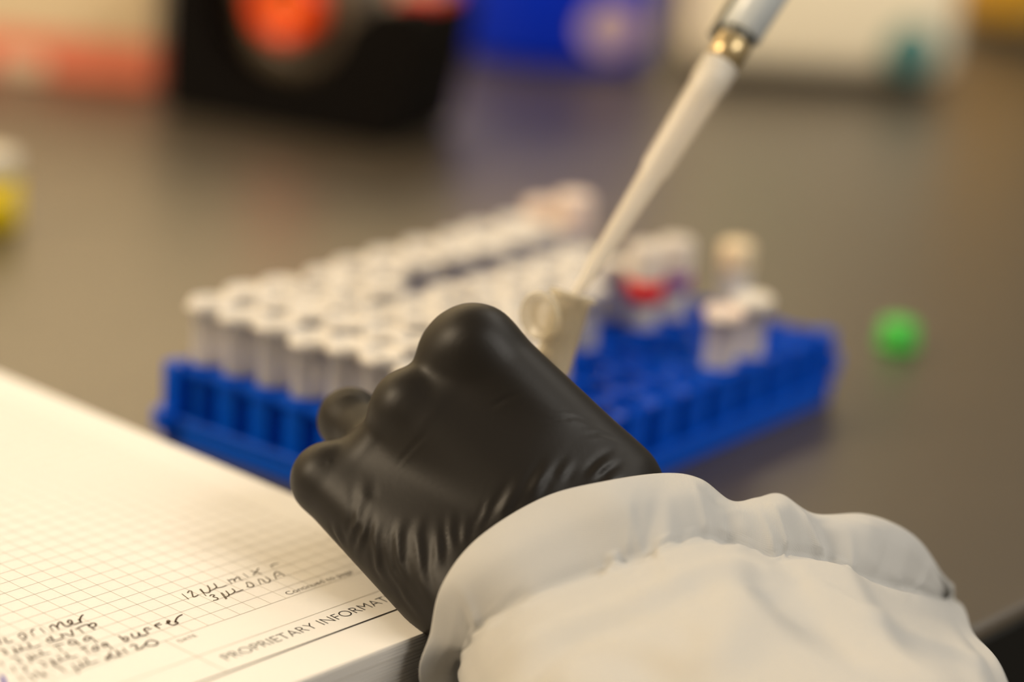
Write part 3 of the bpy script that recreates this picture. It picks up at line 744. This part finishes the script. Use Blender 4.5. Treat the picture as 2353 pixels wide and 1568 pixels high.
# ---------------------------------------------------------------- pipette
E0 = Vector((12.15, 614.5, 70.6)); E1 = Vector((51.56, 655.5, 134.7)); pd = (E1-E0).normalized()
pip = thing('pipette', 'micropipette slanting into the picture with a long translucent tip over the held tube', 'pipette', (0, 0, 0))
m_tip = mat('tip_plastic', (0.86, 0.80, 0.70), rough=.2, spec=.6, translucent=.3, transparent=.52)
m_shaft = mat('shaft_grey', (0.55, 0.58, 0.58), rough=.3, spec=.6)
m_dark = mat('shaft_dark', (0.10, 0.10, 0.085), rough=.3, metal=.3)
m_brass = mat('nozzle_ring', (0.50, 0.38, 0.20), rough=.3, metal=.7)
tipp = [(.35, 0), (.8, .2), (2.3, 18), (3.3, 45), (3.55, 49), (4.15, 50.5), (4.9, 78), (5.3, 79), (5.3, 86), (4.6, 86), (4.3, 78), (3.5, 51), (2.9, 45), (1.9, 18), (.3, .6)]
obj('tip', mesh('tip', *lathe(tipp, 28, True), True), m_tip, pip)
obj('nozzle', mesh('nozzle', *lathe([(0, 76.5), (2.6, 76.8), (3.6, 79), (4.2, 86), (4.5, 92)], 28), True), mat('nozzle_white', (0.78, 0.80, 0.80), rough=.3), pip)
obj('nozzle_collar', mesh('nozzle_collar', *lathe([(4.3, 86.3), (4.9, 86.6), (5.0, 94.0), (4.4, 94.3)], 28, True), True), m_brass, pip)
obj('nozzle_sleeve', mesh('nozzle_sleeve', *lathe([(4.4, 94), (4.7, 94.2), (4.9, 97), (4.4, 97)], 28), True), m_dark, pip)
obj('shaft', mesh('shaft', *lathe([(5.2, 96.5), (5.9, 97.0), (6.3, 120), (6.9, 165), (9, 175), (9.5, 180)], 32), True), m_shaft, pip)
obj('ejector_arm', bm_mesh('ejector_arm', box_bm(5.4, 8.6, -2.4, 2.4, 93, 176, .8, 2)), m_dark, pip)
obj('handle', mesh('handle', *lathe([(9.5, 180), (14, 186), (15, 230), (16, 290), (14, 300), (6, 301), (6, 315), (9, 316), (9, 322), (0, 323)], 32), True), m_shaft, pip)
place_axis(pip, E0, pd, R(0))

# ---------------------------------------------------------------- things around the bench
gm = mat('cap_green', (0.06, 0.55, 0.06), rough=.35, translucent=.15)
g = thing('loose_tubecap', 'small bright green stopper lying alone on the bench right of the rack', 'tubecap', (140.5, 846, 0))  # a loose tube cap
obj('shell', mesh('shell', *lathe([(0, 9.8), (5.6, 9.8), (6.8, 8.6), (7.0, 1.0), (6.6, 0), (5.4, 0), (5.4, 7.5), (0, 7.5)], 28), True), gm, g)
obj('rim', mesh('rim', *lathe([(6.6, .3), (7.5, .4), (7.5, 2.2), (6.6, 2.4)], 28, True), True), gm, g)

# tape dispenser
td = thing('tape_dispenser', 'black desk tape dispenser with a roll on an orange-red hub', 'tape dispenser', (-175.6, 1156, 0), R(-23.5))
m_blk = mat('dispenser_black', (0.003, 0.002, 0.0015), rough=.6, spec=.08)
poly = [(0, 0)]
poly += [(118, 0), (122, 2), (125, 7), (133, 58), (133, 66), (128, 69), (110, 66), (104, 60)]
for k in range(0, 15):
    a = R(-12-150*k/14); poly.append((58+40*math.cos(a), 64+42*math.sin(a)))
poly += [(18, 72), (8, 84), (2, 84), (-2, 76), (-3, 20), (-2, 3)]
obj('body', mesh('body', *extrude(poly, 0, 62)), m_blk, td)
def roll(r0, r1, y0, y1, n=40):
    V, F = lathe([(r0, y0), (r1, y0), (r1, y1), (r0, y1)], n, True)
    return [(57+x, z, 58+y) for x, y, z in V], [tuple(reversed(f)) for f in F]
obj('tape_roll', mesh('tape_roll', *roll(18, 37, 18, 44), True), mat('tape_clear', (0.17, 0.13, 0.085), rough=.35, translucent=.2), td)
m_or = mat('hub_orange', (0.95, 0.07, 0.0), rough=.35)
obj('hub', mesh('hub', *roll(10, 18.5, 8, 50), True), m_or, td)
obj('axle', mesh('axle', *roll(0.1, 10, 10, 48), True), mat('axle_orange', (1.0, 0.20, 0.02), rough=.4), td)
box('cutter', (112, 132, 18, 44, 66, 71), mat('cutter_red', (0.6, 0.02, 0.01), rough=.4), td, .8, 1)

# blue container
bc = thing('blue_canister', 'round deep blue container with a pale oval sticker behind the rack', 'container', (10, 1385, 0))
m_blue = mat('canister_blue', (0.0, 0.025, 0.55), rough=.4, spec=.25)
obj('body', mesh('body', *lathe([(0, 0), (52, 0), (58, 2), (61, 8), (61, 118), (58, 122), (0, 122)], 64), True), m_blue, bc)
obj('lid', mesh('lid', *lathe([(0, 122), (62, 122), (63.5, 124), (63.5, 138), (60, 141), (0, 141)], 64), True), mat('lid_blue', (0.0, 0.03, 0.42), rough=.35), bc)
def sticker(R0, a0, z0, ra, rz):
    V, F = [], []; n, m = 28, 6
    V.append((R0*math.cos(a0), R0*math.sin(a0), z0))
    for i in range(1, m+1):
        for k in range(n):
            t = 2*math.pi*k/n; a = a0+ra/R0*(i/m)*math.cos(t); z = z0+rz*(i/m)*math.sin(t); V.append((R0*math.cos(a), R0*math.sin(a), z))
    for k in range(n): F.append((0, 1+k, 1+(k+1) % n))
    for i in range(m-1):
        for k in range(n): F.append((1+i*n+k, 1+(i+1)*n+k, 1+(i+1)*n+(k+1) % n, 1+i*n+(k+1) % n))
    return V, F
obj('sticker', mesh('sticker', *sticker(61.3, R(-90+34), 25, 20, 14), True), mat('sticker_pale', (0.62, 0.42, 0.42), rough=.6), bc)

# white instrument
wi = thing('bench_instrument', 'cream-white rounded bench instrument with a teal button', 'instrument', (159, 1390, 0), R(4))
m_cream2 = mat('instrument_white', (0.95, 0.84, 0.62), rough=.4)
obj('housing', bm_mesh('housing', box_bm(-76, 74, -58, 58, 5, 78, 16, 5), True), m_cream2, wi)
box('base', (-68, 66, -50, 50, 0, 6), mat('base_shadow_dark', (0.02, 0.02, 0.018), rough=.6), wi, 1.5, 1)  # recessed base, dark to stand in for the shadow under the housing
V, F = lathe([(0, 4.5), (12, 4.5), (14.5, 3.5), (15, 0)], 32)
b = obj('button', mesh('button', [(x, -z, y) for x, y, z in V], F, True), mat('button_teal', (0.06, 0.20, 0.19), rough=.4), wi, (47, -58, 24))
obj('lid', mesh('lid', *[(lambda VF: ([(x*1.0-30, y, z+78) for x, y, z in VF[0]], VF[1]))(lathe([(0, 0), (42, 0), (42, 10), (36, 26), (20, 36), (0, 38)], 40))][0], True), mat('unseen_lid_green', (0.06, 0.30, 0.10), rough=.3), wi)  # unseen green lid, added for its green reflection on the worktop

# amber bottle
ab = thing('amber_bottle', 'golden bottle with a dark foot at the far right of the bench', 'bottle', (312, 1560, 0))
obj('glass', mesh('glass', *lathe([(0, 12), (38, 12), (40, 16), (40, 110), (32, 126), (14, 136), (14, 160), (0, 160)], 48), True), mat('amber', (0.60, 0.33, 0.03), rough=.25, spec=.6), ab)
obj('foot', mesh('foot', *lathe([(0, 0), (36, 0), (40, 3), (40.5, 12), (0, 12)], 48), True), mat('foot_dark', (0.03, 0.025, 0.01), rough=.5), ab)

# yellow vial
yv = thing('yellow_vial', 'small vial of yellow liquid with a pale cap at the left edge', 'vial', (-209, 925, 0))
obj('glass', mesh('glass', *lathe([(0, 0), (10, 0), (11, 1.2), (11, 20), (0, 20)], 32), True), mat('yellow_liquid', (0.78, 0.55, 0.0), rough=.25), yv)
obj('cap', mesh('cap', *lathe([(0, 20), (9.5, 20), (10.4, 21), (10.4, 29), (9.6, 30), (0, 30)], 32), True), mat('vial_cap', (0.62, 0.55, 0.42), rough=.4), yv)

# carton
ct = thing('supply_carton', 'cream carton with a salmon-red lower band at the far left', 'box', (-330, 1226, 0), R(-8))
m_crt = mat('carton_cream', (0.80, 0.62, 0.38), rough=.6); m_sal = mat('carton_salmon', (0.86, 0.24, 0.13), rough=.6)
box('upper_panel', (0, 142, 0, 90, 22, 90), m_crt, ct, 1.5, 1)
box('lower_band', (0.3, 141.7, 0.3, 89.7, 0, 22), m_sal, ct, 1.0, 1)
box('sticker', (58, 84, -0.4, 0.6, 1, 11), mat('sticker_cream', (0.85, 0.6, 0.4), rough=.6), ct)
